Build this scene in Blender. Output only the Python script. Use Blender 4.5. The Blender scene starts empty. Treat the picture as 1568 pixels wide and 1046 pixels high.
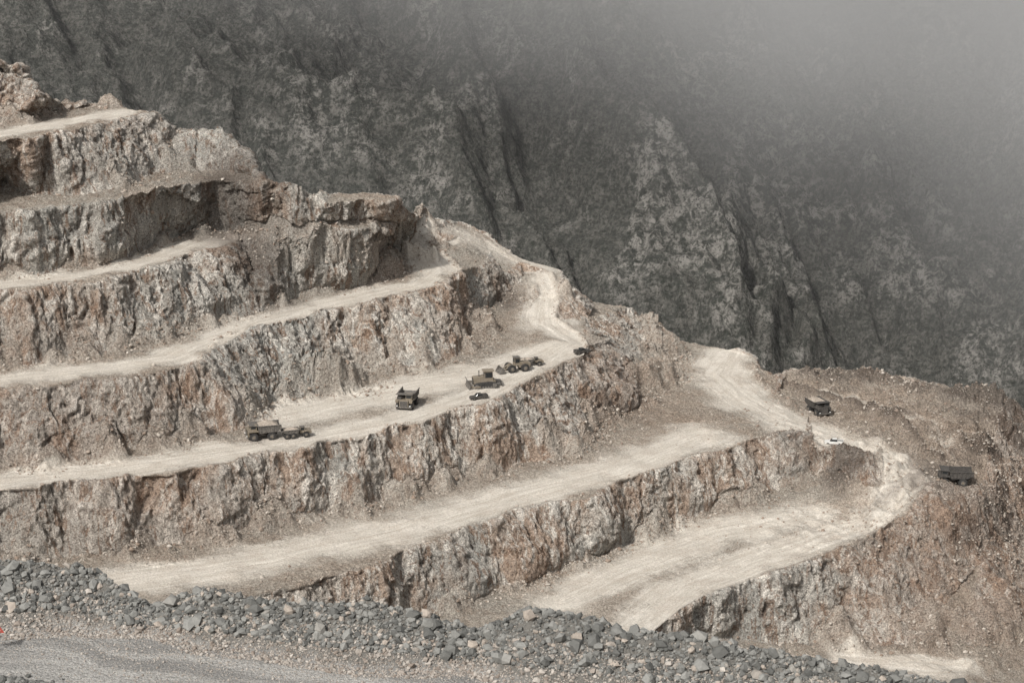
import bpy, math, random, time
import numpy as np
from mathutils import Vector
from mathutils.geometry import delaunay_2d_cdt
from mathutils.bvhtree import BVHTree
T0=time.time()
rng=np.random.default_rng(7); random.seed(7)
scene=bpy.context.scene
CAMZ=183.0; PITCH=math.radians(15); F=3048.9
def P(u,v,z):
    dx=u-784; dy=-(v-523)
    d=np.array([dx, F*math.cos(PITCH)+dy*math.sin(PITCH), -F*math.sin(PITCH)+dy*math.cos(PITCH)])
    t=(z-CAMZ)/d[2]
    return np.array([d[0]*t,d[1]*t,z])
# ---------------------------------------------------------------- noise
def _h(ix,iy,iz,s):
    h=(ix.astype(np.uint32)*np.uint32(374761393))^(iy.astype(np.uint32)*np.uint32(668265263))^(iz.astype(np.uint32)*np.uint32(2147483647-58))^np.uint32(s*1013904223&0xffffffff)
    h=(h^(h>>np.uint32(13)))*np.uint32(1274126177)
    h=(h^(h>>np.uint32(15)))*np.uint32(2246822519)
    return h^(h>>np.uint32(16))
def gn(x,y,z,s=0):
    fx=np.floor(x);fy=np.floor(y);fz=np.floor(z)
    ix=fx.astype(np.int64);iy=fy.astype(np.int64);iz=fz.astype(np.int64)
    x=(x-fx).astype(np.float32);y=(y-fy).astype(np.float32);z=(z-fz).astype(np.float32)
    w=lambda t:t*t*t*(t*(t*6-15)+10)
    ux,uy,uz=w(x),w(y),w(z); out=0
    for a in (0,1):
        for b in (0,1):
            for c in (0,1):
                h=_h((ix+a)&0xffffffff,(iy+b)&0xffffffff,(iz+c)&0xffffffff,s)
                g1=(h&np.uint32(1023)).astype(np.float32)/511.5-1
                g2=((h>>np.uint32(10))&np.uint32(1023)).astype(np.float32)/511.5-1
                g3=((h>>np.uint32(20))&np.uint32(1023)).astype(np.float32)/511.5-1
                wt=(ux if a else 1-ux)*(uy if b else 1-uy)*(uz if c else 1-uz)
                out=out+wt*(g1*(x-a)+g2*(y-b)+g3*(z-c))
    return out*1.3
def fbm(x,y,z,o=4,s=0,g=0.5):
    r=0;a=1;f=1
    for i in range(o):
        r=r+a*gn(x*f,y*f,z*f,s+i); a*=g; f*=2.03
    return r
def ridged(x,y,z,o=3,s=0):
    r=0;a=1;f=1
    for i in range(o):
        r=r+a*(1-2*np.abs(gn(x*f,y*f,z*f,s+i))*1.6); a*=0.5; f*=2.07
    return r/1.6
def sstep(a,b,x):
    t=np.clip((x-a)/(b-a),0,1); return t*t*(3-2*t)
# ---------------------------------------------------------------- survey breaklines of the pit (crest f=1, toe f=0)
def lv(z,pts): return [(p[0],p[1],p[2] if len(p)>2 else z) for p in pts]
SKY=lv(0,[(-400,30,118),(-150,72,104),(0,97,98),(20,100,98),(35,106,96),(45,122,93),(60,142,90),(95,158,83),(150,163,81),(195,166,80.5),(240,174,80),(262,200,74),(300,207,72),(345,215,71),(372,232,68),(388,255,64),(405,275,61),(470,293,56),(510,298,53),(555,296,52),(605,304,50),(628,325,40),(645,335,30),(700,343,24.5),(750,365,19.5),(800,396,13.5),(860,413,10),(880,440,4),(905,462,-3),(960,470,-7),(985,490,-12),(1012,522,-17),(1080,529,-18),(1110,533,-18),(1150,547,-18),(1182,578,-20),(1205,571,-21.5),(1250,567,-22),(1340,574,-23),(1400,587,-24),(1450,595,-24),(1530,604,-24),(1568,632,-29),(1700,690,-42),(2000,760,-60)])
TA=lv(80,[(-400,245,81),(-150,215),(0,194),(60,181),(100,171),(150,163,81)])
CA=lv(80,[(-400,290),(-150,240),(0,216),(40,214),(75,206),(120,199),(160,188),(200,181),(240,174)])
TA2=lv(60,[(-400,375),(-150,320),(0,292),(60,300),(130,300),(190,290,61),(235,268,62),(252,235,68),(262,200,74)])
SPT=lv(62,[(235,268),(300,262),(350,262),(388,270,61),(405,275,61)])
CAB=lv(60,[(-400,400),(-150,350),(0,326),(50,325),(90,316),(150,312),(200,302),(250,290),(290,283),(330,278),(385,284,59),(400,292,58),(440,310,53),(485,338,46)])
UC=lv(52,[(500,312),(560,306,51),(595,308,50),(615,325,44)])
TB=lv(40,[(-400,520),(-150,455),(0,424),(60,421),(100,412),(150,408),(200,394),(260,368),(285,358,41),(330,356,41),(400,360,41),(455,356,42),(490,344,44),(520,338,44),(570,340,42),(605,345,38),(628,344,33),(645,335,30)])
CB=lv(40,[(-400,555),(-150,480),(0,446),(40,448),(100,434),(150,432),(200,416),(260,404),(290,388),(340,380),(370,368),(420,367,40.5),(470,363,41),(510,352,42),(560,352,41),(600,356,37),(618,357,32)])
TC=lv(20,[(-400,680),(-150,592),(0,561),(40,562),(100,547),(150,545),(200,532),(245,528),(290,506),(340,493),(400,480),(460,455),(510,448),(560,437),(605,424),(625,410,20.5),(600,392,22),(598,380,23.5),(625,366,25),(640,352,26)])
CC=lv(20,[(-400,715),(-150,628),(0,596),(70,592),(130,583),(190,582),(250,570),(300,556),(325,536),(335,515),(370,512),(390,500),(450,492),(500,474),(550,470),(600,454),(640,448),(680,434),(708,417),(695,400,20.5),(665,380,22.5),(650,365,25),(655,352,26)])
K=lv(12,[(708,417,20),(735,408,17),(770,420,12),(800,428,9)])
R1=lv(0,[(668,353,26),(700,364,22.5),(750,386,17),(790,405,13),(803,415,10.5),(822,435,8),(828,452,6),(805,480,3),(840,512,1)])
TD=lv(0,[(-400,835),(-150,750),(0,716),(60,718),(120,705),(160,706),(200,690),(250,686),(300,670),(380,656),(398,640),(415,620),(480,607),(560,600),(575,588),(545,572),(590,570),(650,566),(700,548),(745,524),(755,500,1),(742,475,2),(765,460,3),(800,456,4.5),(820,456,5)])
R2=lv(0,[(682,347,25.5),(745,371,19),(798,402,13),(845,419,10),(852,440,7.5),(856,465,5),(850,488,2.5),(888,512,0),(900,530,0)])
CD=lv(0,[(-400,870),(-150,785),(0,750),(60,748),(100,735),(160,738),(200,728),(260,728),(300,716),(350,712),(400,695),(460,690),(500,676),(560,670),(600,653),(650,648),(700,627),(740,622),(780,602),(845,570),(895,545),(900,530)])
SR=lv(0,[(872,450,5),(900,490,-1),(930,520,-6),(965,545,-11),(1010,578,-17)])
TE=lv(-20,[(-400,990),(-150,895),(0,864),(60,862),(100,852),(200,848),(260,834),(330,828),(400,806),(450,802),(500,788),(560,783),(600,765),(640,758),(700,734),(750,728),(800,710),(850,706),(880,694),(908,678),(925,648),(975,626),(1020,603),(1045,580,-19),(1030,560,-18),(1045,545,-18),(1012,522,-17)])
CE=lv(-20,[(-400,1040),(-150,990),(150,945),(300,925),(420,906),(470,897),(500,884),(560,870),(590,862),(620,843),(680,824),(720,804),(760,796),(780,784),(850,770),(900,765),(920,752),(950,737),(1020,718),(1060,700),(1100,695),(1160,673),(1215,661),(1232,667,-20.5)])
TF=lv(-38,[(-400,1160,-40),(-150,1110,-40),(150,1065,-40),(420,1020,-39),(560,975),(640,945),(700,930),(760,904),(800,898),(840,878),(900,856),(960,835),(1050,798,-37.5),(1090,779,-37),(1160,762,-36),(1220,742,-34),(1245,722,-31),(1252,700,-27),(1243,678,-22)])
IE=lv(0,[(1243,678,-22),(1290,696,-22.8),(1332,708,-24.5),(1352,724,-27),(1346,748,-30),(1310,768,-33.5),(1240,780,-36)])
CF=lv(-38,[(1155,560,-18.5),(1160,580,-19),(1190,604,-20.5),(1240,636,-21.5),(1300,662,-22),(1350,677,-23),(1398,702,-26),(1415,745,-29),(1388,790,-33),(1330,825,-35),(1250,858,-37),(1150,888),(1080,912),(1040,935),(1000,968),(900,1030),(700,1090)])
DB=lv(0,[(1195,590,-22),(1290,615,-23),(1385,650,-24.5),(1408,685,-26),(1440,712,-28)])
OC=lv(0,[(1440,738,-29),(1500,742,-31),(1512,700,-29),(1500,668,-27),(1530,640,-26),(1568,632,-29)])
TG=lv(0,[(700,1130,-48),(1010,1015,-50),(1060,985,-52),(1120,976,-54),(1200,986,-58),(1290,992,-60),(1400,988,-61),(1480,992,-62),(1568,965,-62),(1700,940,-64),(2000,930,-70)])
BOT=lv(0,[(-400,1250,-45),(150,1200,-45),(700,1180,-48),(1100,1130,-65),(1568,1110,-72),(2000,1100,-75)])
PTS=lv(0,[(1300,596,-24),(1450,640,-25),(1568,700,-37),(1568,780,-49),(1450,800,-37),(1500,850,-46),(1568,880,-58),(1290,1030,-61),(1400,1038,-62),(1470,1030,-63),(1290,738,-31.5)])
lines=[(SKY,.5),(TA,0),(CA,1),(TA2,0),(SPT,0),(CAB,1),(UC,1),(TB,0),(CB,1),(TC,0),(CC,1),(K,1),(R1,.6),(TD,0),(R2,1),(CD,1),(SR,.7),(TE,0),(CE,1),(TF,0),(IE,.6),(CF,1),(DB,.6),(OC,1),(TG,0),(BOT,.5)]
pts={};plist=[];edges=[]
def addp(u,v,z,f):
    k=(round(u),round(v))
    if k not in pts: pts[k]=len(plist); plist.append((u,v,z,f))
    return pts[k]
for ln,f in lines:
    ids=[addp(*p,f) for p in ln]
    edges+=[(a,b) for a,b in zip(ids[:-1],ids[1:]) if a!=b]
for p in PTS: addp(*p,.5)
res=delaunay_2d_cdt([Vector((p[0],p[1])) for p in plist],edges,[],0,1e-4)
cv,ct,co=res[0],res[2],res[3]
A0=[]
PL=np.array(plist)
for i,c in enumerate(cv):
    if co[i]: A0.append(PL[co[i][0]])
    else:
        d=np.hypot(PL[:,0]-c.x,PL[:,1]-c.y); o=np.argsort(d)[:3]; w=1/(d[o]+.1); w/=w.sum()
        A0.append(np.array([c.x,c.y,(PL[o,2]*w).sum(),(PL[o,3]*w).sum()]))
A0=np.array(A0)
su=np.array([p[0] for p in SKY]);sv=np.array([p[1] for p in SKY])
T=[]
for f in ct:
    f=list(f)
    cu=A0[f,0].mean(); cvv=A0[f,1].mean()
    if cvv < np.interp(cu,su,sv)-0.2: continue
    T.append(f)
T=np.array(T)
V=np.zeros((len(A0),5))
for i,a in enumerate(A0):
    V[i,:3]=P(a[0],a[1],a[2]); V[i,3]=a[3]; V[i,4]=1.0 if (a[0]<-30 or a[0]>1620 or a[1]>1060) else 0.0
sk=[pts[(round(p[0]),round(p[1]))] for p in SKY]
lut={}
for i,o in enumerate(co):
    for q in o: lut[q]=i
sk=[lut[s] for s in sk]
prev=sk; extra=[];Tl=list(map(list,T)); nv=len(V)
for (by,dz,co_) in ((4,2.5,.2),(26,22,1),(120,130,1.5),(330,None,2)):
    row=[]
    for s in sk:
        b=V[s]; z=b[2]-dz if dz is not None else -265
        extra.append([b[0]*(1+by/800),b[1]+by,z,.5,co_]); row.append(nv); nv+=1
    for a,b,c,d in zip(prev[:-1],prev[1:],row[:-1],row[1:]):
        Tl+= [[a,b,d],[a,d,c]]
    prev=row
V=np.vstack([V,np.array(extra)]);T=np.array(Tl)
def tn(V,T):
    return np.cross(V[T[:,1],:3]-V[T[:,0],:3],V[T[:,2],:3]-V[T[:,0],:3])
n=tn(V,T)
cen=V[T].mean(1)[:,:3]; tocam=np.array([0,0,CAMZ+1])-cen
s=(n*tocam).sum(1)
isback=(T>=len(A0)).any(1)
flip=np.where(isback,n[:,2]<0,s<0)
T[flip]=T[flip][:,::-1]
def subdiv(V,T,L,maxit=14):
    for it in range(maxit):
        E=np.sort(np.vstack([T[:,[0,1]],T[:,[1,2]],T[:,[2,0]]]),axis=1)
        key=E[:,0].astype(np.int64)*(len(V)+1)+E[:,1]
        uk,idx,inv=np.unique(key,return_index=True,return_inverse=True)
        UE=E[idx]
        ln=np.linalg.norm(V[UE[:,0],:3]-V[UE[:,1],:3],axis=1)
        thr=L*(1+5*0.5*(V[UE[:,0],4]+V[UE[:,1],4]))
        m=ln>thr
        if not m.any(): break
        mid=np.full(len(UE),-1,dtype=np.int64); mid[m]=len(V)+np.arange(m.sum())
        V=np.vstack([V,(V[UE[m,0]]+V[UE[m,1]])/2])
        M=mid[inv].reshape(3,-1).T
        mk=M>=0; cnt=mk.sum(1); out=[T[cnt==0]]
        for k in range(3):
            s=(cnt==1)&mk[:,k]; a,b,c=T[s,k],T[s,(k+1)%3],T[s,(k+2)%3]; p=M[s,k]
            out+= [np.stack([a,p,c],1),np.stack([p,b,c],1)]
            s=(cnt==2)&~mk[:,(k+2)%3]; a,b,c=T[s,k],T[s,(k+1)%3],T[s,(k+2)%3]; p=M[s,k];q=M[s,(k+1)%3]
            out+= [np.stack([p,b,q],1),np.stack([a,p,q],1),np.stack([a,q,c],1)]
        s=cnt==3; a,b,c=T[s].T; p,q,r=M[s].T
        out+= [np.stack(x,1) for x in ((a,p,r),(p,b,q),(r,q,c),(p,q,r))]
        T=np.vstack(out)
    return V,T
V,T=subdiv(V,T,0.8)
N=len(V)
E=np.unique(np.sort(np.vstack([T[:,[0,1]],T[:,[1,2]],T[:,[2,0]]]),axis=1),axis=0)
deg=np.bincount(E.ravel(),minlength=N).astype(float)
def smooth(a,k,w=.5):
    for _ in range(k):
        s=np.bincount(E[:,0],a[E[:,1]],N)+np.bincount(E[:,1],a[E[:,0]],N)
        a=a*(1-w)+w*s/np.maximum(deg,1)
    return a
def vnorm(X):
    n=tn(X,T); o=np.zeros((N,3))
    for k in range(3):
        for c in range(3): o[:,c]+=np.bincount(T[:,k],n[:,c],N)
    return o/np.maximum(np.linalg.norm(o,axis=1,keepdims=True),1e-9)
X=V[:,:3].copy()
nr=vnorm(X)
steep=np.clip((0.97-nr[:,2])/0.2,0,1)
for c in range(3): X[:,c]=smooth(X[:,c],5)
steep=smooth(steep,3)
for c in range(3): nr[:,c]=smooth(nr[:,c],12)
hd=nr.copy(); hd[:,2]*=0.45; hd/=np.maximum(np.linalg.norm(hd,axis=1,keepdims=True),1e-6)
x,y,z=X.T
def seglist(lns):
    out=[]
    for ln in lns:
        w=[P(*p) for p in ln]; acc=0
        for a,b in zip(w[:-1],w[1:]):
            out.append((a,b,acc)); acc+=np.linalg.norm(b-a)
    return out
def dist(lns,x,y,z,zt=5.0,R=16,wantz=False):
    D=np.full(len(x),1e3);S=np.zeros(len(x));Z=np.zeros(len(x))
    for a,b,acc in seglist(lns):
        lo=np.minimum(a,b)-R; hi=np.maximum(a,b)+R
        i=np.nonzero((x>lo[0])&(x<hi[0])&(y>lo[1])&(y<hi[1])&(np.abs(z-(a[2]+b[2])/2)<zt+abs(a[2]-b[2])))[0]
        if not len(i): continue
        d=(b-a)[:2]; L=max(np.hypot(*d),1e-6); d=d/L
        rx=x[i]-a[0];ry=y[i]-a[1]; t=np.clip(rx*d[0]+ry*d[1],0,L)
        ex=rx-d[0]*t;ey=ry-d[1]*t; dd=np.hypot(ex,ey); sg=np.sign(d[0]*ry-d[1]*rx)
        m=dd<np.abs(D[i]); D[i[m]]=(dd*sg)[m]; S[i[m]]=(acc+t)[m]; Z[i[m]]=(a[2]+(b[2]-a[2])*t/L)[m]
    return (D,S,Z) if wantz else (D,S)
roads=[(9,lv(80,[(-150,228),(0,205),(100,188),(190,173)])),
 (9,lv(40,[(-150,468),(0,436),(100,425),(200,406),(300,376),(380,364)])),
 (11,lv(20,[(-150,612),(0,580),(130,568),(260,548),(310,525),(400,492),(520,462),(640,436),(672,415),(650,390,22),(622,374,24),(645,348,26)])),
 (12,lv(0,[(-150,770),(0,737),(200,715),(400,685),(600,648),(720,610),(820,560),(880,525),(835,492,3),(840,450,6),(825,418,10),(760,382,17),(690,354,25)])),
 (16,lv(0,[(420,640),(540,615),(640,592),(760,572),(850,535)])),
 (15,lv(-20,[(-150,930),(100,905),(250,882),(420,855),(620,808),(800,757),(940,722),(1080,668)])),
 (14,lv(-20,[(1120,540,-18),(1095,575,-19),(1140,615),(1220,650),(1300,682,-22),(1372,712,-26),(1382,745,-29),(1340,790,-33),(1250,825,-36),(1150,858,-37),(1050,900,-38),(980,960,-38)])),
 (15,lv(-38,[(1240,790,-36),(1100,820,-38),(960,870,-38),(860,920,-38)])),
 (7,lv(-61,[(1290,1012),(1400,1015),(1480,1012)])),
 (4,lv(-24,[(1230,598,-23),(1330,618,-24),(1430,645,-25),(1460,695,-27)]))]
road=np.zeros(N);trk=np.zeros(N);alo=np.zeros(N);best=np.full(N,1e3)
wob=fbm(x/16,y/16,z*0,4,31)*7
for w,ln in roads:
    D,S=dist([ln],x,y,z); a=np.abs(D)+wob
    m=1-sstep(w*.3,w*1.25,a); road=np.maximum(road,m*(.6 if w==4 else 1))
    c=np.abs(D)<best; best[c]=np.abs(D)[c]; trk[c]=D[c]; alo[c]=S[c]
flat=1-steep
road*=flat
def blob(u,v,zz,r):
    c=P(u,v,zz); return np.exp(-((x-c[0])**2+(y-c[1])**2)/r**2)
frac=V[:,3]
wx=x+5*fbm(x/12,y/12,z/12,2,301); wy=y+5*fbm(x/12,y/12,z/12,2,305)
big=np.tanh(1.6*fbm(x/24,y/24,z/90,2,8))*2.9+fbm(x/10,y/10,z/50,2,3)*2.0
amp=np.clip(.6+1.4*fbm(x/28,y/28,z/18,2,311),.2,1.7)
gul=ridged(wx/7.5,wy/7.5,z/24,4,5)
mid=fbm(wx/3.6,wy/3.6,z/6.0,4,11,.62)
sm=fbm(x/1.1,y/1.1,z/1.2,2,25,.7)
visc=1-np.clip(V[:,4],0,1)
right=np.clip(blob(1500,800,-40,50)+blob(1560,700,-35,25),0,1)
dT,_,ZT=dist([TA,TA2,TB,TC,TD,TE,TF,TG],x,y,z,9.0,14,True)
top_=sstep(0,.35,frac)
safe=1-np.clip(blob(640,370,26,16)+blob(800,440,8,18)+blob(1245,690,-25,16)+blob(600,330,45,12)+blob(245,240,65,12)+blob(130,170,80,14)+blob(1045,560,-18,14),0,1)
peak=blob(20,130,93,22)
disp=steep*(big*(.55+.45*top_)*(1-.8*peak)+(amp*1.35*(gul-.35)+1.15*mid+.6*sm)*(.2+.8*top_)+1.4*(1-frac)*top_+peak*(mid*1.2+gul))*(1-.3*right)
X+=hd*disp[:,None]
H=np.clip(1.5+9*fbm(x/13,y/13,z*0,3,41),0.0,8)*safe*(1-.5*np.clip(road,0,1))
nearT=(np.abs(dT)<13)
cone=ZT+H+np.minimum(dT,7)*.75+.3*mid+.15*sm
lift=np.where(nearT,np.clip(cone-X[:,2],0,6.5),0)*np.clip(H/1.5,0,1)
lift=smooth(lift,2)
X[:,2]+=lift
tal=np.clip(lift/1.0,0,1)
dB,_=dist([CF[:12],R2,CD[14:],DB,CC[14:22],CE[16:]],x,y,z,3.0)
berm=np.exp(-(dB/1.2)**2)*(1+.8*fbm(x/3,y/3,z*0,2,51))
berm=np.clip(berm,0,1.6)
dB2,_=dist([CD[:15],CC[:15],CB[:12],CE[:17],CA,CAB],x,y,z,3.0)
berm2=np.clip(np.exp(-(dB2/1.2)**2)*(.4+1.2*fbm(x/4,y/4,z*0,2,52)),0,1)
dDB,_=dist([DB],x,y,z,3.0)
bermD=np.exp(-(dDB/2.2)**2)
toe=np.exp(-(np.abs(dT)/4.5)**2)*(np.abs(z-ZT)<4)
rough=(1-road)
spoil=np.clip(blob(1330,610,-24,30)+blob(1500,660,-28,34)+blob(1230,585,-22,14),0,1)
X[:,2]+=flat*(0.4*fbm(x/12,y/12,z*0,2,61)+rough*((0.7+1.3*spoil)*fbm(x/4.5,y/4.5,z*0,4,65,.6)+.22*sm)+toe*np.clip(mid+.2,0,1)*1.2)+.9*berm*flat+1.0*berm2+1.3*bermD*(1+mid*.4)
X[:,2]+=right*(3.0*fbm(x/13,y/13,z/13,4,67,.6)+2.0*(ridged(x/9,y/9,z*0,3,69)-.4))
X[:,2]-=road*np.exp(-(((np.abs(trk)-2.2))/.8)**2)*.12
def mound(u,v,zz,r,h,e=1.0):
    c=P(u,v,zz); d=np.hypot((x-c[0])/e,(y-c[1])); q=np.clip(1-d/r+.18*mid,0,1)*np.where(np.abs(z-zz)<12,1,0)
    X[:,2]+=h*q**.8*(1+.45*mid)
    return q
md=mound(1296,736,-31,8.0,4.2,1.3)
pile=mound(505,582,3,9,6,1.1)+mound(555,772,-19,6,2,1.3)+mound(240,845,-19,8,1.6,1.6)+mound(400,345,44,8,4,1.6)+mound(340,235,66,7,2,1.6)
sp=0
for (u,v,zz,r,h,e) in [(1255,583,-23,8,3.4,1.5),(1320,584,-24,8,3.6,1.8),(1365,590,-24,5,2.5,1.2),(1400,598,-24.5,7,3.0,1.6),(1480,612,-25,9,4.0,1.6),(1530,625,-26,9,5,1.3),(1500,690,-29,8,3.5,1.3),(1545,665,-31,7,3,1.0),(1360,632,-24,5,1.8,2.2)]: sp=sp+mound(u,v,zz,r,h,e)
sp=np.clip(sp,0,1)
md=md+mound(935,640,-19,7,3,1.6)*.6
road*=1-np.clip((md+pile+sp)*2,0,1)
brown=np.clip(blob(1450,850,-42,38)+blob(1520,700,-30,38)+.8*blob(1300,610,-23,36)+.8*blob(960,580,-10,26)+.5*blob(1040,640,-20,20)+.7*blob(780,490,1,12)+.4*blob(1150,700,-28,15)+.6*blob(60,620,15,45)+.5*blob(120,270,60,30)+.6*blob(600,320,45,16)+.45*blob(300,760,-5,40)+.4*blob(700,480,10,20)+.3*blob(850,620,-10,25),0,1)
brown=np.maximum(brown,md*.6)
grey=np.clip(blob(190,235,70,18)+blob(300,240,66,22)+.8*blob(450,550,8,22)+.9*blob(40,800,-10,30)+.7*blob(520,880,-28,30)+.8*blob(300,480,30,40)+.9*blob(1150,930,-47,20)+.6*blob(450,320,50,25)+.4*blob(960,780,-28,20),0,1)
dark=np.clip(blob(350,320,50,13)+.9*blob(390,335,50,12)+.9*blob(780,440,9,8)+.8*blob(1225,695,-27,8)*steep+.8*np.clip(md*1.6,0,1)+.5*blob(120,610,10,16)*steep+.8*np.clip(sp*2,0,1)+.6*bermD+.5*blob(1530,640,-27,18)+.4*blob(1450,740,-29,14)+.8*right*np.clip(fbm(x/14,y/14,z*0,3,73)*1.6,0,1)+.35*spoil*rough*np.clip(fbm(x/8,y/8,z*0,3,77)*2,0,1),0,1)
def make_mesh(name,X,T,attrs,mat,smooth_=True):
    me=bpy.data.meshes.new(name)
    me.vertices.add(len(X)); me.vertices.foreach_set("co",np.ascontiguousarray(X,dtype=np.float32).ravel())
    k=T.shape[1]
    me.loops.add(T.size); me.loops.foreach_set("vertex_index",T.astype(np.int32).ravel())
    me.polygons.add(len(T)); me.polygons.foreach_set("loop_start",(np.arange(len(T))*k).astype(np.int32))
    me.polygons.foreach_set("loop_total",np.full(len(T),k,dtype=np.int32))
    me.polygons.foreach_set("use_smooth",np.full(len(T),smooth_))
    me.update(calc_edges=True)
    for nme,a in attrs.items():
        at=me.attributes.new(nme,'FLOAT','POINT'); at.data.foreach_set("value",np.ascontiguousarray(a,dtype=np.float32))
    me.materials.append(mat)
    ob=bpy.data.objects.new(name,me); scene.collection.objects.link(ob)
    return ob
# ---------------------------------------------------------------- node helper
class G:
    def __init__(s,name):
        s.m=bpy.data.materials.new(name); s.m.use_nodes=True; s.t=s.m.node_tree; s.n=s.t.nodes; s.n.clear()
        s.out=s.n.new('ShaderNodeOutputMaterial')
    def lk(s,a,b): s.t.links.new(a,b)
    def pos(s,sc=(1,1,1)):
        g=s.n.new('ShaderNodeNewGeometry'); v=s.n.new('ShaderNodeVectorMath'); v.operation='MULTIPLY'; s.lk(g.outputs['Position'],v.inputs[0]); v.inputs[1].default_value=sc; return v.outputs[0]
    def noise(s,vec,scale,det=4,rough=.55,dist=0):
        t=s.n.new('ShaderNodeTexNoise'); s.lk(vec,t.inputs['Vector']); t.inputs['Scale'].default_value=scale; t.inputs['Detail'].default_value=det; t.inputs['Roughness'].default_value=rough; t.inputs['Distortion'].default_value=dist; return t.outputs[0]
    def voro(s,vec,scale):
        t=s.n.new('ShaderNodeTexVoronoi'); s.lk(vec,t.inputs['Vector']); t.inputs['Scale'].default_value=scale; return t.outputs['Distance']
    def attr(s,nm):
        a=s.n.new('ShaderNodeAttribute'); a.attribute_name=nm; return a.outputs['Fac']
    def math(s,op,a,b=None,c=None,clamp=False):
        m=s.n.new('ShaderNodeMath'); m.operation=op; m.use_clamp=clamp
        for i,q in enumerate((a,b,c)):
            if q is None: continue
            if isinstance(q,(int,float)): m.inputs[i].default_value=q
            else: s.lk(q,m.inputs[i])
        return m.outputs[0]
    def ss(s,v,a,b):
        m=s.n.new('ShaderNodeMapRange'); m.interpolation_type='SMOOTHSTEP'; s.lk(v,m.inputs[0]); m.inputs[1].default_value=a; m.inputs[2].default_value=b; return m.outputs[0]
    def mix(s,f,a,b,mode='MIX'):
        m=s.n.new('ShaderNodeMix'); m.data_type='RGBA'; m.blend_type=mode
        for i,q in ((0,f),(6,a),(7,b)):
            if isinstance(q,(int,float)): m.inputs[i].default_value=q
            elif isinstance(q,tuple): m.inputs[i].default_value=(*q,1)
            else: s.lk(q,m.inputs[i])
        return m.outputs[2]
    def val(s,v):
        c=s.n.new('ShaderNodeCombineColor')
        for i in range(3): s.lk(v,c.inputs[i])
        return c.outputs[0]
    def bsdf(s,col,rough=.95,bump=None,bs=1,bd=.3,spec=.15,metal=0):
        b=s.n.new('ShaderNodeBsdfPrincipled'); b.inputs['Roughness'].default_value=rough; b.inputs['Specular IOR Level'].default_value=spec; b.inputs['Metallic'].default_value=metal
        if isinstance(col,tuple): b.inputs['Base Color'].default_value=(*col,1)
        else: s.lk(col,b.inputs['Base Color'])
        if bump is not None:
            u=s.n.new('ShaderNodeBump'); u.inputs['Strength'].default_value=bs; u.inputs['Distance'].default_value=bd; s.lk(bump,u.inputs['Height']); s.lk(u.outputs[0],b.inputs['Normal'])
        s.lk(b.outputs[0],s.out.inputs['Surface']); return s.m
g=G("blasted_rock_and_earth")
p=g.pos(); pf=g.pos((1,1,.22))
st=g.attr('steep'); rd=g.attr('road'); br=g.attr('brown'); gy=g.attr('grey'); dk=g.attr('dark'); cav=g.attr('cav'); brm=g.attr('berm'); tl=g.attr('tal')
n1=g.noise(pf,.07,4,.6,.6); n2=g.noise(pf,.22,5,.72,.8); n3=g.noise(p,.9,5,.72); n4=g.noise(p,.04,2,.5)
n5=g.noise(pf,.34,5,.75,1.0)
face=g.mix(g.ss(n1,.42,.57),(.56,.505,.44),(.45,.345,.27))
face=g.mix(g.math('MULTIPLY',g.ss(g.math('ADD',n4,g.math('MULTIPLY',gy,.22)),.5,.64),.75),face,(.43,.425,.39))
face=g.mix(g.math('MULTIPLY',g.ss(n2,.48,.58),.9),face,(.77,.72,.645))
face=g.mix(g.math('MULTIPLY',g.ss(n5,.51,.60),.8),face,(.245,.16,.11))
face=g.mix(g.math('MULTIPLY',br,.5),face,(.31,.205,.145))
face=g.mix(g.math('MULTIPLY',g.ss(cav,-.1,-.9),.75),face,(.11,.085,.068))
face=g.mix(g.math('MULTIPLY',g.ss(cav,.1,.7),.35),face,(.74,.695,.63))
scree=g.mix(g.ss(n2,.4,.6),(.54,.49,.425),(.40,.33,.27)); scree=g.mix(g.math('MULTIPLY',br,.6),scree,(.29,.20,.147)); scree=g.mix(g.math('MULTIPLY',gy,.5),scree,(.39,.385,.35))
face=g.mix(g.math('MULTIPLY',tl,.75),face,scree)
face=g.mix(g.math('MULTIPLY',g.ss(n3,.54,.64),.65),face,(.13,.10,.083))
flo=g.mix(g.ss(n4,.4,.62),(.46,.40,.335),(.43,.39,.335))
flo=g.mix(g.math('MULTIPLY',g.ss(g.noise(p,.13,5,.72),.46,.62),.6),flo,(.32,.255,.20))
flo=g.mix(g.math('MULTIPLY',br,.55),flo,(.32,.24,.18))
flo=g.mix(g.math('MULTIPLY',tl,.8),flo,scree)
flo=g.mix(g.math('MULTIPLY',g.ss(n3,.52,.64),.55),flo,(.18,.145,.12))
tc=g.n.new('ShaderNodeCombineXYZ'); g.lk(g.attr('trk'),tc.inputs[0]); g.lk(g.math('MULTIPLY',g.attr('alo'),.07),tc.inputs[1])
tr=g.noise(tc.outputs[0],.6,5,.7,.6); tr2=g.noise(p,.14,4,.65)
rdc=g.mix(g.ss(tr,.36,.64),(.43,.39,.335),(.57,.53,.47))
rdc=g.mix(g.math('MULTIPLY',g.ss(tr2,.46,.62),.55),rdc,(.41,.36,.305))
flo=g.mix(g.math('MULTIPLY',g.ss(g.math('ADD',rd,g.math('MULTIPLY',g.math('SUBTRACT',tr2,.5),1.4)),.1,.9),.9),flo,rdc)
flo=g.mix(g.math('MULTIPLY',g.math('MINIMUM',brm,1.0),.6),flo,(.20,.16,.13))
sf=g.ss(g.math('ADD',st,g.math('MULTIPLY',g.math('SUBTRACT',n3,.5),.8)),.25,.6)
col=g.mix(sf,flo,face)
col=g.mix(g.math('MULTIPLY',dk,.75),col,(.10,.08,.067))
spk=g.noise(p,2.0,4,.8)
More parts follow.
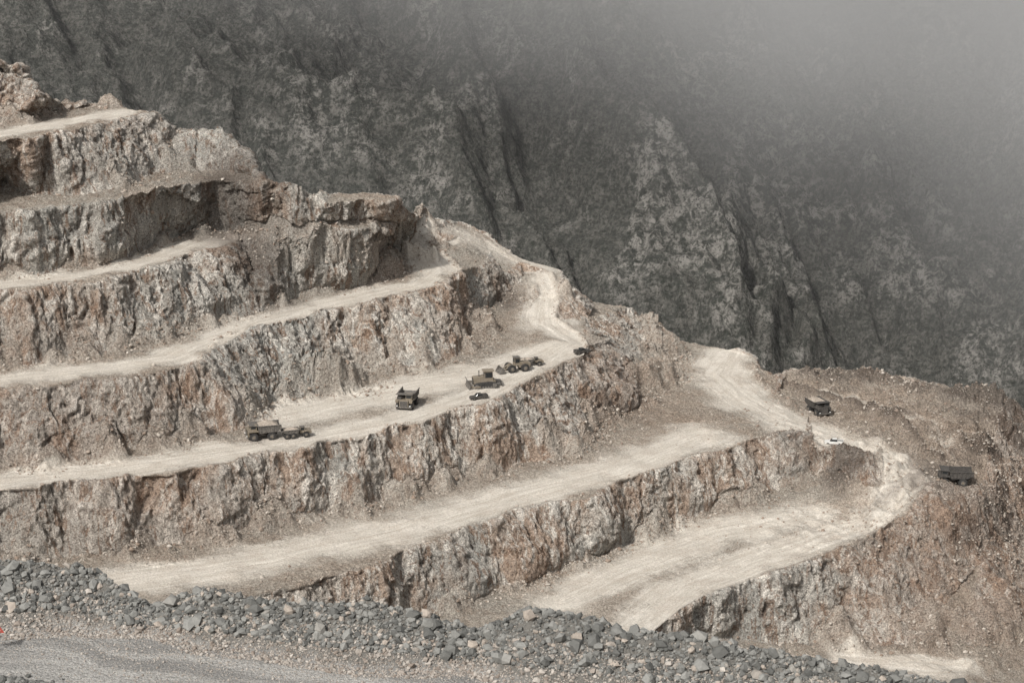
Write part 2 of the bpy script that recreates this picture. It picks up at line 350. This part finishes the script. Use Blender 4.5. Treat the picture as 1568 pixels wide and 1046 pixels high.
spr=g.ss(spk,.3,.7)
k=g.math('MULTIPLY_ADD',spr,g.math('MULTIPLY_ADD',rd,-.6,1.1),g.math('MULTIPLY_ADD',rd,.3,.42))
col=g.mix(1.0,col,g.val(k),'MULTIPLY')
bh=g.math('ADD',g.math('MULTIPLY',n3,1.0),g.math('MULTIPLY',spk,.5))
bh=g.math('MULTIPLY',bh,g.math('ADD',.2,g.math('MULTIPLY',g.math('SUBTRACT',1,rd),.8)))
M_PIT=g.bsdf(col,.97,bh,1.0,2.0)
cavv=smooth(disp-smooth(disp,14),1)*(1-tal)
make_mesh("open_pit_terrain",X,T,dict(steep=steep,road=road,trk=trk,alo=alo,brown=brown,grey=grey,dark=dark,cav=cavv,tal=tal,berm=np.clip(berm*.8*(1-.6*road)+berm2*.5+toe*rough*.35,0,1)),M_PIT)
# ---------------------------------------------------------------- rocks
def ico(sub):
    import bmesh
    bm=bmesh.new(); bmesh.ops.create_icosphere(bm,subdivisions=sub,radius=1)
    v=np.array([q.co[:] for q in bm.verts]); f=np.array([[q.index for q in fa.verts] for fa in bm.faces]); bm.free(); return v,f
def rocks(name,pos,size,mat,sub=1,tone=None):
    v,f=ico(sub); n=len(pos); k=len(v)
    q=rng.normal(size=(n,4)); q/=np.linalg.norm(q,axis=1,keepdims=True)
    w,a,b,c=q.T
    R=np.stack([1-2*(b*b+c*c),2*(a*b-c*w),2*(a*c+b*w),2*(a*b+c*w),1-2*(a*a+c*c),2*(b*c-a*w),2*(a*c-b*w),2*(b*c+a*w),1-2*(a*a+b*b)],1).reshape(n,3,3)
    sc=rng.uniform(.5,1.2,(n,1,3))
    vv=v[None]*sc*rng.uniform(.6,1.3,(n,k,1))
    vv=np.sign(vv)*np.minimum(np.abs(vv),rng.uniform(.5,1.0,(n,1,3)))
    vv=np.einsum('nij,nkj->nki',R,vv)*size[:,None,None]; vv[:,:,2]*=.85
    vv+=pos[:,None,:]
    ff=(f[None]+(np.arange(n)*k)[:,None,None]).reshape(-1,3)
    t=np.repeat(rng.uniform(0,1,n) if tone is None else tone,k)
    return make_mesh(name,vv.reshape(-1,3),ff,dict(tone=t),mat,False)
g=G("loose_rock"); t=g.attr('tone'); p=g.pos(); nn=g.noise(p,3,4,.7)
c=g.mix(g.ss(t,.1,.9),(.25,.19,.145),(.50,.455,.395)); c=g.mix(g.math('MULTIPLY',nn,.7),c,(.16,.13,.11))
M_ROCK=g.bsdf(c,.95,nn,.6,.2)
prob=visc*(flat*(toe*1.0+np.clip(berm,0,1)*.9+np.clip(berm2,0,1)*.9+np.clip(md+pile+sp,0,1)*1.6+rough*.06+spoil*rough*.25)*(.15+np.clip(fbm(x/9,y/9,z*0,2,71)+.4,0,1.2))+tal*.35+right*.3)
prob=np.clip(prob,0,None);prob/=prob.sum()
idx=rng.choice(N,30000,p=prob,replace=False)
rocks("rubble",X[idx]+rng.normal(size=(len(idx),3))*np.array([.3,.3,.02]),np.clip(rng.lognormal(-1.35,.5,len(idx)),.1,1.1),M_ROCK,1)
# ---------------------------------------------------------------- mountain
def hmount(x,y):
    wx=x+60*fbm(x/400,y/400,x*0,2,101); s=(y-1020)-.30*wx
    wl=wx+.45*(y-1300)+22*fbm(x/90,y/90,x*0,3,141)
    r=ridged(wl/430,s/1500,x*0,1,103); r2=ridged(wl/150,s/420,x*0,2,107); r3=ridged(wl/42,s/90,x*0,4,113)
    up=np.clip(s,0,None)
    h=-262+.66*up+ sstep(0,250,s)*(125*(r-.4)+60*(r2-.4)) + sstep(-60,120,s)*(16*(r3-.3)+20*fbm(x/70,y/70,x*0,3,121)+6*fbm(x/18,y/18,x*0,4,125,.6)+1.8*gn(x/4.5,y/4.5,x*0,129))
    return h,r2+.5*r3
ys=np.concatenate([np.arange(860,1080,4.0),np.arange(1080,1950,2.0),np.arange(1950,3600,14)])
xs=np.concatenate([np.arange(-1900,-640,14),np.arange(-640,760,2.3),np.arange(760,2400,14)])
gx,gy_=np.meshgrid(xs,ys); hx,hy=gx.ravel(),gy_.ravel(); hz,rr=hmount(hx,hy)
fwd=hy*math.cos(PITCH)-(hz-CAMZ)*math.sin(PITCH); upc=hy*math.sin(PITCH)+(hz-CAMZ)*math.cos(PITCH)
pu=784+F*hx/fwd; pv=523-F*upc/fwd
outc=np.zeros(len(hx))
for (u,v,r,a) in [(1060,340,38,1),(1110,400,30,1),(960,430,22,1.2),(1000,250,35,.7),(680,190,35,.5),(1350,230,50,.5),(1450,480,30,.4),(450,190,30,.45),(1180,300,30,.6)]:
    j=np.where((np.abs(pu-u)<6)&(np.abs(pv-v)<6)&(hy<1950))[0]
    if len(j):
        j=j[np.argmin(hy[j])]; outc+=a*np.exp(-((hx-hx[j])**2+(hy-hy[j])**2+(hz-hz[j])**2)/r**2)
nx,ny=len(xs),len(ys)
ii=(np.arange(ny-1)[:,None]*nx+np.arange(nx-1)[None]).ravel()
Q=np.stack([ii,ii+1,ii+nx+1,ii+nx],1)
g=G("scrubby_mountain_rock"); p=g.pos(); rg=g.attr('ridge'); oc=g.attr('outcrop')
a=g.noise(p,.018,5,.65,.5); b=g.noise(p,.12,5,.74,.4); c3=g.noise(p,.40,4,.8)
c=g.mix(g.ss(b,.38,.62),(.066,.068,.060),(.145,.138,.124))
rk=g.math('MULTIPLY',g.ss(g.math('ADD',g.math('ADD',a,g.math('MULTIPLY',oc,.18)),g.math('MULTIPLY',rg,.09)),.54,.72),g.ss(b,.44,.60))
c=g.mix(g.math('MULTIPLY',rk,.8),c,(.37,.35,.32))
c=g.mix(g.math('MULTIPLY',g.ss(c3,.48,.60),.8),c,(.034,.037,.030))
c=g.mix(g.math('MULTIPLY',g.ss(c3,.45,.34),.5),c,(.26,.25,.225))
M_MT=g.bsdf(c,.97,g.math('ADD',b,g.math('MULTIPLY',c3,.5)),1.0,9)
make_mesh("mountain_hillside",np.stack([hx,hy,hz],1),Q,dict(ridge=rr,outcrop=outc),M_MT)
gs=np.array([[-9000,-3000,-266],[9000,-3000,-266],[9000,12000,-266],[-9000,12000,-266]],float)
g=G("valley_ground"); p=g.pos(); a=g.noise(p,.02,6,.7); M_G=g.bsdf(g.mix(a,(.06,.06,.055),(.13,.12,.105)),.97)
make_mesh("valley_ground",gs,np.array([[0,1,2,3]]),{},M_G)
# ---------------------------------------------------------------- foreground road and berm
ZR=126.0
bl=[(-300,850,1.8),(-60,862,2.3),(0,862,2.8),(60,864,2.9),(120,868,2.7),(160,884,2.3),(190,913,1.6),(240,928,1.2),(275,914,1.8),(310,903,2.4),(380,916,2.2),(450,926,2.2),(560,922,2.7),(650,944,2.2),(720,962,1.7),(760,954,2.2),(805,932,3.2),(880,942,3.1),(960,964,2.7),(1100,984,2.4),(1200,1002,2.1),(1300,1018,2.0),(1420,1040,1.9),(1700,1090,1.4)]
bw=np.array([P(u,v,ZR+h) for u,v,h in bl]); bh_=np.array([b[2] for b in bl])
def fg(x,y):
    yl=np.interp(x,bw[:,0],bw[:,1]); h=np.interp(x,bw[:,0],bh_)
    d=(y-yl)*.96
    n1=fbm(x/1.8,y/1.8,x*0,3,201); n2=fbm(x/.5,y/.5,x*0,2,205)
    be=np.clip(h-np.abs(d)*np.where(d<0,.52,.75)*(1+.2*n1),0,None)
    on=sstep(0,.5,be)
    zz=ZR+be*(1)+on*(.45*n1+.18*n2)+.06*fbm(x/3,y/3,x*0,3,209)+(1-on)*.015*n2
    zz=zz-np.clip(d-2.6,0,None)*.8
    nb=np.interp(x,[-60,-34,-24,-10,60],[.9,.8,.25,.0,0.0]); dn=y-np.interp(x,[-40,-20,60],[124.0,119.5,104])
    wn=np.clip(nb-np.abs(dn)*.5,0,None); zz=zz+wn+(wn>0)*.1*n1
    zz=zz+np.clip(np.interp(x,[-40,-20,60],[120,115,99])-y,0,None)*.36
    return np.maximum(zz,-70+0*zz),on,d,wn
ys=np.concatenate([np.arange(-60,108,2.0),np.arange(108,146,.16),np.arange(146,470,3.0)])
xs=np.concatenate([np.arange(-190,-40,3.0),np.arange(-40,38,.16),np.arange(38,200,3.0)])
gx,gy_=np.meshgrid(xs,ys); hx,hy=gx.ravel(),gy_.ravel(); hz,on,dd,wn=fg(hx,hy)
nx,ny=len(xs),len(ys); ii=(np.arange(ny-1)[:,None]*nx+np.arange(nx-1)[None]).ravel()
Q=np.stack([ii,ii+1,ii+nx+1,ii+nx],1)
g=G("gravel_road_surface"); p=g.pos(); b=g.noise(p,3.5,5,.8); vv=g.voro(p,5.5)
ac=g.attr('acr'); tcx=g.n.new('ShaderNodeCombineXYZ'); g.lk(ac,tcx.inputs[0]); g.lk(g.math('MULTIPLY',g.attr('alo'),.12),tcx.inputs[1]); tr=g.noise(tcx.outputs[0],.35,4,.6,.3)
c=g.mix(g.ss(tr,.38,.62),(.23,.222,.21),(.41,.395,.37))
c=g.mix(g.math('MULTIPLY',g.ss(b,.42,.62),.65),c,(.13,.127,.12))
c=g.mix(g.math('MULTIPLY',g.ss(vv,.25,.05),.6),c,(.48,.46,.43))
c=g.mix(g.attr('on'),c,g.mix(b,(.10,.096,.087),(.19,.178,.16)))
M_FG=g.bsdf(c,.97,g.math('ADD',b,g.math('MULTIPLY',vv,.6)),1,.16)
make_mesh("gravel_road",np.stack([hx,hy,hz],1),Q,dict(on=np.clip(on+wn,0,1),acr=dd,alo=hx),M_FG)
def scat(n,fx,size_mu,sig,lo,hi,name,mat,sub,tonef,sink=.25):
    X_=fx(n); zz,on,d,wn=fg(X_[:,0],X_[:,1]); s=np.clip(rng.lognormal(size_mu,sig,n),lo,hi)
    pos=np.stack([X_[:,0],X_[:,1],zz+s*sink],1)
    return rocks(name,pos,s,mat,sub,tonef(n,d))
def berm_pts(n,a=-3.2,b=2.6):
    xx=rng.uniform(-42,40,n); h=np.interp(xx,bw[:,0],bh_)/2.0; return np.stack([xx,np.interp(xx,bw[:,0],bw[:,1])+rng.uniform(a,b,n)*h],1)
g=G("grey_boulder_rock"); t=g.attr('tone'); p=g.pos(); nn=g.noise(p,4,4,.7)
c=g.mix(g.ss(t,.0,.85),(.10,.10,.094),(.27,.266,.248)); c=g.mix(g.ss(t,.88,.96),c,(.42,.36,.305)); c=g.mix(g.math('MULTIPLY',nn,.6),c,(.065,.064,.06))
M_GR=g.bsdf(c,.92,nn,.5,.08)
scat(24000,lambda n:berm_pts(n,-2.9,2.2),-2.2,.62,.05,.75,"rock_berm",M_GR,1,lambda n,d:rng.uniform(0,1,n))
g=G("brown_gravel_stone"); t=g.attr('tone'); p=g.pos(); nn=g.noise(p,6,3,.7)
c=g.mix(t,(.20,.16,.13),(.47,.43,.385)); c=g.mix(g.math('MULTIPLY',nn,.5),c,(.13,.12,.11)); M_BR=g.bsdf(c,.95)
scat(19000,lambda n:berm_pts(n,-5.0,-1.4),-2.6,.5,.035,.35,"gravel",M_BR,1,lambda n,d:rng.uniform(0,1,n),.2)
def roadp(n):
    xx=rng.uniform(-38,34,n); return np.stack([xx,np.interp(xx,bw[:,0],bw[:,1])-3-np.abs(rng.normal(0,6,n))],1)
scat(14000,roadp,-3.1,.45,.02,.16,"road_gravel",M_BR,1,lambda n,d:rng.uniform(.3,1,n),.2)
def nearp(n):
    xx=rng.uniform(-42,-20,n); return np.stack([xx,np.interp(xx,[-40,-20,60],[124.0,119.5,104])+rng.normal(0,.8,n)],1)
scat(2600,nearp,-2.0,.55,.06,.4,"rock_windrow",M_GR,1,lambda n,d:rng.uniform(0,.85,n))
# ---------------------------------------------------------------- vehicles
def flatmat(nm,c1,c2,rough=.6,sc=2.0,metal=0):
    g=G(nm); p=g.pos(); n=g.noise(p,sc,5,.7); return g.bsdf(g.mix(g.ss(n,.35,.65),c1,c2),rough,metal=metal,spec=.3)
VM=[flatmat("dusty_yellow_paint",(.16,.13,.09),(.20,.172,.14)),flatmat("dusty_steel",(.065,.06,.056),(.16,.145,.127)),flatmat("tyre_rubber",(.02,.02,.02),(.05,.046,.042),.9),flatmat("cab_glass",(.015,.018,.02),(.03,.03,.03),.15),flatmat("dirt_load",(.22,.185,.15),(.36,.31,.26),.95),flatmat("white_paint",(.6,.6,.58),(.45,.43,.4),.4),flatmat("dark_machine_paint",(.038,.036,.034),(.085,.076,.067)),flatmat("red_paint",(.45,.06,.04),(.35,.08,.06),.5)]
class B:
    def __init__(s): s.v=[];s.f=[];s.m=[]
    def add(s,v,f,m):
        o=len(s.v); s.v+=v; s.f+=[[i+o for i in q] for q in f]; s.m+=[m]*len(f)
    def box(s,x0,x1,y0,y1,z0,z1,m,tx=0,ty=0):
        v=[(x0,y0,z0),(x1,y0,z0),(x1,y1,z0),(x0,y1,z0),(x0+tx,y0+ty,z1),(x1-tx,y0+ty,z1),(x1-tx,y1-ty,z1),(x0+tx,y1-ty,z1)]
        s.add(v,[[3,2,1,0],[4,5,6,7],[0,1,5,4],[1,2,6,5],[2,3,7,6],[3,0,4,7]],m)
    def prism(s,pr,y0,y1,m):
        n=len(pr); v=[(a,y0,b) for a,b in pr]+[(a,y1,b) for a,b in pr]
        s.add(v,[list(range(n))[::-1],list(range(n,2*n))]+[[i,(i+1)%n,(i+1)%n+n,i+n] for i in range(n)],m)
    def cyl(s,x,y0,y1,z,r,m,n=20,axis='y'):
        pr=[(r*math.cos(2*math.pi*i/n),r*math.sin(2*math.pi*i/n)) for i in range(n)]
        if axis=='y': v=[(x+a,y0,z+b) for a,b in pr]+[(x+a,y1,z+b) for a,b in pr]
        else: v=[(x+a,y0+b,z) for a,b in pr]+[(x+a,y0+b,z+y1) for a,b in pr]
        s.add(v,[list(range(n)),list(range(n,2*n))[::-1]]+[[i,i+n,(i+1)%n+n,(i+1)%n] for i in range(n)],m)
    def wheel(s,x,y,r,w,inner=1):
        s.cyl(x,y-w/2,y+w/2,r,r,2,24); sg=1 if y>0 else -1
        s.cyl(x,y+sg*w/2-.05*sg,y+sg*(w/2+.03),r,r*.52,1,16); s.cyl(x,y+sg*w/2,y+sg*(w/2+.12),r,r*.25,0,12)
        for k in range(24):
            a=2*math.pi*k/24; cx,cz=x+math.cos(a)*r,r+math.sin(a)*r
            s.box(cx-.07,cx+.07,y-w/2,y+w/2,cz-.05,cz+.05,2)
    def obj(s,name,u,v_,z,yaw,scale=1.0):
        me=bpy.data.meshes.new(name); me.from_pydata(s.v,[],s.f)
        for mt in VM: me.materials.append(mt)
        me.polygons.foreach_set("material_index",s.m)
        import bmesh
        bm=bmesh.new(); bm.from_mesh(me); bmesh.ops.recalc_face_normals(bm,faces=bm.faces); bm.to_mesh(me); bm.free()
        ob=bpy.data.objects.new(name,me); scene.collection.objects.link(ob)
        bv=ob.modifiers.new("bevel",'BEVEL'); bv.width=.035; bv.segments=1; bv.limit_method='ANGLE'
        w=P(u,v_,z); hit=bvh.ray_cast(Vector((w[0],w[1],z+9)),Vector((0,0,-1)),30)
        for _ in range(4):
            if hit[0] is None: break
            w=P(u,v_,hit[0].z); hit=bvh.ray_cast(Vector((w[0],w[1],hit[0].z+8)),Vector((0,0,-1)),30)
        zz=hit[0].z if hit[0] is not None else z
        ob.location=(w[0],w[1],zz-.05); ob.rotation_euler=(0,0,math.radians(yaw)); ob.scale=(scale,)*3
        return ob
bvh=BVHTree.FromPolygons([tuple(q) for q in X.astype(float)],[tuple(t) for t in T.tolist()])
def bed(b,x0,x1,w,z0,z1,m=1,canopy=0,load=True):
    t=.12
    fl=[(x0,z0+.9),(x0+1.6,z0+.15),(x1-.3,z0),(x1-.3,z0+.2),(x0+1.6,z0+.35),(x0,z0+1.1)]
    b.prism(fl,-w,w,m)
    side=[(x0,z0+.9),(x0+1.6,z0+.15),(x1-.3,z0),(x1+.2,z1),(x0+.1,z1-.15)]
    b.prism(side,-w-t,-w,m); b.prism(side,w,w+t,m)
    b.prism([(x1-.3,z0),(x1-.15,z0),(x1+.35,z1),(x1+.2,z1)],-w,w,m)
    k=5
    for i in range(k):
        xx=x0+1.0+(x1-x0-1.6)*i/(k-1)
        for sg in (-1,1):
            b.box(xx-.1,xx+.1,sg*(w+t) if sg>0 else -w-t-.14,sg*(w+t)+.14 if sg>0 else -w-t,z0+.45,z1-.2,m)
    for sg in (-1,1): b.box(x0+.1,x1+.2,(w+t-.02) if sg>0 else -w-t-.18,(w+t+.18) if sg>0 else -w-t+.02,z1-.25,z1+.0,m)
    if canopy: b.prism([(x1+.1,z1-.15),(x1+canopy,z1+.15),(x1+canopy,z1+.3),(x1+.1,z1+.08)],-w-.1,w+.1,m)
    if load:
        L=x1-x0-1.0
        b.add([(x0+.7,-w+.05,z1-.5),(x1,-w+.05,z1-.2),(x1,w-.05,z1-.2),(x0+.7,w-.05,z1-.5),(x0+L*.45,-w*.35,z1+.5),(x0+L*.75,-w*.3,z1+.65),(x0+L*.7,w*.35,z1+.5),(x0+L*.4,w*.3,z1+.35)],[[0,1,5,4],[1,2,6,5],[2,3,7,6],[3,0,4,7],[4,5,6,7]],4)
def haul_truck(load=True,paint=0,bedm=1):
    b=B(); r=1.15
    for sg in (-1,1):
        b.wheel(3.0,sg*1.95,r,.8)
        b.wheel(-1.9,sg*2.05,r,.75); b.wheel(-1.9,sg*1.2,r,.7)
    b.box(-3.6,4.1,-.7,-.4,1.1,1.7,6); b.box(-3.6,4.1,.4,.7,1.1,1.7,6)
    b.cyl(-1.9,-2,2,r,.35,6,12); b.cyl(3.0,-1.8,1.8,r,.25,6,12)
    b.box(2.2,4.6,-1.3,1.3,1.0,2.9,paint,.05,.05); b.box(4.62,4.7,-1.05,1.05,1.15,2.75,6)
    for i in range(6): b.box(4.7,4.74,-1.0,1.0,1.25+i*.25,1.33+i*.25,1)
    b.box(1.7,4.5,-2.35,2.35,2.9,3.02,paint)
    for sg in (-1,1): b.prism([(1.7,2.3),(1.9,2.6),(4.2,2.6),(4.5,2.2),(4.5,2.9),(1.7,2.9)],sg*1.5 if sg>0 else -2.35,2.35 if sg>0 else -1.5,paint)
    b.box(2.1,3.9,.35,2.1,3.02,4.35,paint,.08,.06); b.box(3.86,3.93,.5,1.95,3.5,4.15,3); b.box(2.4,3.7,2.07,2.12,3.5,4.15,3); b.box(2.4,3.7,.33,.37,3.5,4.15,3); b.box(2.0,4.1,.25,2.2,4.36,4.46,paint)
    b.box(4.5,4.85,-2.2,2.2,.85,1.2,1); b.box(2.4,3.6,-2.1,-.9,3.03,3.7,6)
    for yy in (-2.3,-1.2,2.3): b.box(4.44,4.48,yy-.02,yy+.02,3.02,3.9,1)
    b.box(4.44,4.48,-2.3,.0,3.85,3.9,1)
    for k in range(6): b.box(4.75,4.85,-2.1,-1.5,.9+k*.35,.95+k*.35,1)
    for yy in (-1.8,1.8): b.cyl(4.86,yy-.2,yy+.2,1.5,.16,5,10)
    b.cyl(.9,-1.6,-1.0,1.9,.5,1,14); b.cyl(.6,1.0,1.6,1.9,.5,1,14)
    bed(b,-4.7,1.6,2.2,2.15,4.3,bedm,2.6,load)
    return b
def adt(load=True):
    b=B(); r=.95
    for xx in (3.4,-.9,-3.0):
        for sg in (-1,1): b.wheel(xx,sg*1.35,r,.75)
        b.cyl(xx,-1.2,1.2,r,.25,6,10)
    b.box(-4.2,1.4,-.5,.5,1.0,1.5,6); b.box(1.2,4.0,-.6,.6,.9,1.4,6)
    b.prism([(2.9,1.4),(5.3,1.2),(5.3,2.0),(4.9,2.35),(2.9,2.6)],-1.1,1.1,0); b.box(5.3,5.36,-.9,.9,1.3,1.9,6)
    b.box(1.5,3.1,-.95,.95,1.5,3.4,0,.1,.1); b.box(3.0,3.1,-.8,.8,2.5,3.2,3); b.box(1.75,2.8,-.98,-.88,2.4,3.2,3); b.box(1.75,2.8,.88,.98,2.4,3.2,3)
    b.box(1.5,3.2,-1.0,1.0,3.42,3.5,1)
    for sg in (-1,1): b.prism([(2.5,1.9),(2.8,2.1),(4.1,2.1),(4.4,1.7),(4.4,1.85),(4.1,2.25),(2.7,2.25),(2.4,1.95)],sg*1.0 if sg>0 else -1.7,1.7 if sg>0 else -1.0,0)
    b.cyl(1.3,-.9,1.6,1.8,.12,6,10,'z')
    bed(b,-4.6,1.0,1.45,1.55,3.0,1,0,load)
    return b
def dozer():
    b=B()
    for sg in (-1,1):
        y0,y1=(1.0,1.65) if sg>0 else (-1.65,-1.0)
        b.prism([(-2.1,.35),(-1.7,0),(1.6,0),(2.1,.35),(2.1,.75),(1.7,1.05),(-.6,1.25),(-1.7,1.15),(-2.1,.85)],y0,y1,2)
        for k in range(7): b.cyl(-1.5+k*.5,y0-.04,y1+.04,.3,.22,1,12)
        b.cyl(-1.65,y0-.05,y1+.05,.65,.42,1,14); b.cyl(1.65,y0-.05,y1+.05,.52,.38,1,14)
        for k in range(16): b.box(-1.9+k*.245,-1.83+k*.245,y0,y1,-.06,0,6)
        b.box(1.0,3.0,y1+.02 if sg>0 else y0-.2,y1+.2 if sg>0 else y0-.02,.35,.6,0)
    b.box(-1.9,2.0,-1.0,1.0,.6,1.4,0); b.prism([(.2,1.4),(2.2,1.4),(2.2,1.95),(.2,2.2)],-.75,.75,0); b.box(2.2,2.26,-.65,.65,1.3,1.9,6)
    b.box(-1.5,.2,-.85,.85,1.4,3.0,0,.12,.1); b.box(.08,.2,-.7,.7,1.95,2.8,3); b.box(-1.3,0,-.88,-.8,1.9,2.8,3); b.box(-1.3,0,.8,.88,1.9,2.8,3); b.box(-1.7,.4,-1.0,1.0,3.02,3.14,0)
    b.cyl(1.1,.4,1.2,2.05,.09,6,10,'z')
    b.prism([(3.0,0.0),(3.3,-.05),(3.05,.5),(3.05,1.0),(3.35,1.5),(3.2,1.5),(2.9,1.0),(2.9,.45)],-2.2,2.2,1)
    for sg in (-1,1): b.box(1.9,2.95,sg*.5-.06,sg*.5+.06,1.0,1.15,1)
    b.prism([(-2.0,1.3),(-3.0,1.2),(-3.2,.2),(-3.05,.2),(-2.8,.9),(-2.0,.8)],-.5,.5,6)
    return b
def loader():
    b=B(); r=1.0
    for xx in (1.7,-1.8):
        for sg in (-1,1): b.wheel(xx,sg*1.35,r,.75)
        b.cyl(xx,-1.2,1.2,r,.25,6,10)
    b.box(-3.4,-.3,-.95,.95,1.1,2.2,0,.05,.05); b.prism([(-3.5,1.0),(-.4,1.0),(-.4,2.5),(-3.2,2.3),(-3.5,2.0)],-.8,.8,0); b.box(-3.6,-3.5,-.9,.9,.9,1.9,6)
    b.box(-.7,.8,-.8,.8,1.6,3.6,0,.1,.08); b.box(.66,.78,-.65,.65,2.4,3.3,3); b.box(-.5,.6,-.82,-.74,2.3,3.3,3); b.box(-.5,.6,.74,.82,2.3,3.3,3); b.box(-.8,.95,-.95,.95,3.62,3.74,1)
    b.box(.3,2.4,-.6,.6,.8,1.7,0)
    for sg in (-1,1): b.prism([(1.2,1.9),(1.5,2.2),(3.4,1.0),(3.9,.6),(3.6,.4),(3.0,.9)],sg*.7-.12,sg*.7+.12,0)
    b.prism([(3.6,.1),(5.1,.0),(5.15,.1),(4.1,.35),(3.95,.9),(4.3,1.5),(4.2,1.6),(3.7,1.1)],-1.7,1.7,1)
    for sg in (-1,1): b.prism([(3.6,.1),(5.1,.0),(4.3,1.5),(3.7,1.1)],1.65 if sg>0 else -1.75,1.75 if sg>0 else -1.65,1)
    b.cyl(-2.4,-.5,.9,2.3,.1,6,10,'z')
    return b
def pickup(m=5):
    b=B(); r=.38
    for xx in (1.65,-1.6):
        for sg in (-1,1): b.wheel(xx,sg*.8,r,.26)
    b.prism([(-2.6,.45),(2.6,.45),(2.65,.8),(2.5,1.05),(1.2,1.15),(-2.6,1.15)],-.92,.92,m)
    b.prism([(-.9,1.15),(1.15,1.15),(.5,1.75),(-.75,1.78)],-.8,.8,3); b.box(-.75,.5,-.78,.78,1.74,1.82,m)
    for sg in (-1,1): b.box(-2.6,-.95,sg*.88-.05,sg*.88+.05,1.15,1.42,m)
    b.box(-2.62,-2.54,-.9,.9,1.1,1.42,m); b.box(-2.5,-1.0,-.8,.8,1.15,1.2,6); b.box(2.62,2.72,-.85,.85,.4,.6,6); b.box(-2.72,-2.62,-.85,.85,.4,.6,6)
    for sg in (-1,1): b.box(2.5,2.66,sg*.7-.14,sg*.7+.14,.78,.95,1)
    return b
haul_truck(True,0).obj("haul_truck",404,671,0,196,1.1)
adt(True).obj("articulated_dump_truck",452,669,0,18,.92)
haul_truck(False,0).obj("haul_truck",624,622,0,-100,1.15)
dozer().obj("bulldozer",742,592,0,190,1.8)
loader().obj("wheel_loader",791,568,0,200,1.35)
adt(True).obj("articulated_dump_truck",812,560,0,15,.85)
pickup(6).obj("pickup_truck",733,611,0,200,1.1)
pickup(6).obj("pickup_truck",891,541,0,30,1.1)
pickup(5).obj("pickup_truck",1277,680,-22,170,1.2)
haul_truck(True,6,6).obj("haul_truck",1252,632,-23,-70,1.1)
haul_truck(False,6,6).obj("haul_truck",1462,740,-29,175,1.2)
b=B()
b.cyl(0,0,1.4,0,.05,1,10,'z')
def tri(s,zc): return [(-s,zc-s*.58),(s,zc-s*.58),(0,zc+s*1.15)]
o=tri(.75,1.9); i_=tri(.5,1.9)
for k in range(3):
    a,c=o[k],o[(k+1)%3]; a2,c2=i_[k],i_[(k+1)%3]; b.prism([a,c,c2,a2],-.03,.03,7)
b.prism(i_,-.015,.015,5)
w=P(-8,998,ZR); zz=fg(np.array([w[0]]),np.array([w[1]]))[0][0]
sg_=b.obj("warning_sign",-8,998,ZR,0,1.0); sg_.location=(w[0],w[1],zz-.05); sg_.rotation_euler=(0,0,math.radians(8))
# ---------------------------------------------------------------- mist drifting over the upper valley
bpy.ops.mesh.primitive_cube_add(size=1,location=(250,1560,60)); fog=bpy.context.object; fog.name="valley_mist"; fog.scale=(1500,860,520)
g=G("mist"); geo=g.n.new('ShaderNodeNewGeometry'); sx=g.n.new('ShaderNodeSeparateXYZ'); g.lk(geo.outputs['Position'],sx.inputs[0])
nz=g.noise(geo.outputs['Position'],.005,1,.5)
q=g.math('ADD',sx.outputs[2],g.math('MULTIPLY',sx.outputs[0],.42)); q=g.math('ADD',q,g.math('MULTIPLY',g.math('SUBTRACT',nz,.5),160))
den=g.math('ADD',g.math('MULTIPLY',g.math('POWER',g.ss(q,-60,330),1.6),.0080),.00012)
vs=g.n.new('ShaderNodeVolumeScatter'); vs.inputs['Color'].default_value=(.99,.985,.97,1); vs.inputs['Anisotropy'].default_value=-.35
g.lk(den,vs.inputs['Density']); g.lk(vs.outputs[0],g.out.inputs['Volume']); fog.data.materials.append(g.m)
try: g.m.cycles.volume_step_rate=2.0
except Exception as e: print(e)
# ---------------------------------------------------------------- light, sky, camera
el=math.radians(44); az=math.atan2(-.55,-.83)
W=bpy.data.worlds.new("World"); scene.world=W; W.use_nodes=True; nt=W.node_tree; bg=nt.nodes['Background']
sk_=nt.nodes.new('ShaderNodeTexSky'); sk_.sky_type='NISHITA'; sk_.sun_disc=False; sk_.sun_elevation=el; sk_.sun_rotation=az%(2*math.pi); sk_.dust_density=4
hs=nt.nodes.new('ShaderNodeHueSaturation'); hs.inputs['Saturation'].default_value=.1; nt.links.new(sk_.outputs[0],hs.inputs['Color']); nt.links.new(hs.outputs[0],bg.inputs[0]); bg.inputs[1].default_value=.14
sd=bpy.data.lights.new("sun",'SUN'); sd.energy=4.0; sd.angle=math.radians(3); sd.color=(1,.965,.915); so=bpy.data.objects.new("sun",sd); scene.collection.objects.link(so)
dirv=Vector((math.sin(az)*math.cos(el),math.cos(az)*math.cos(el),math.sin(el))); so.rotation_euler=dirv.to_track_quat('Z','Y').to_euler()
cd=bpy.data.cameras.new("camera"); cd.lens=70; cd.sensor_width=36; cd.clip_start=1; cd.clip_end=20000; co_=bpy.data.objects.new("camera",cd); scene.collection.objects.link(co_)
co_.location=(0,0,CAMZ); co_.rotation_euler=(math.radians(90)-PITCH,0,0); scene.camera=co_
scene.view_settings.view_transform='Standard'; scene.view_settings.look='None'; scene.view_settings.exposure=0
print("total",time.time()-T0)
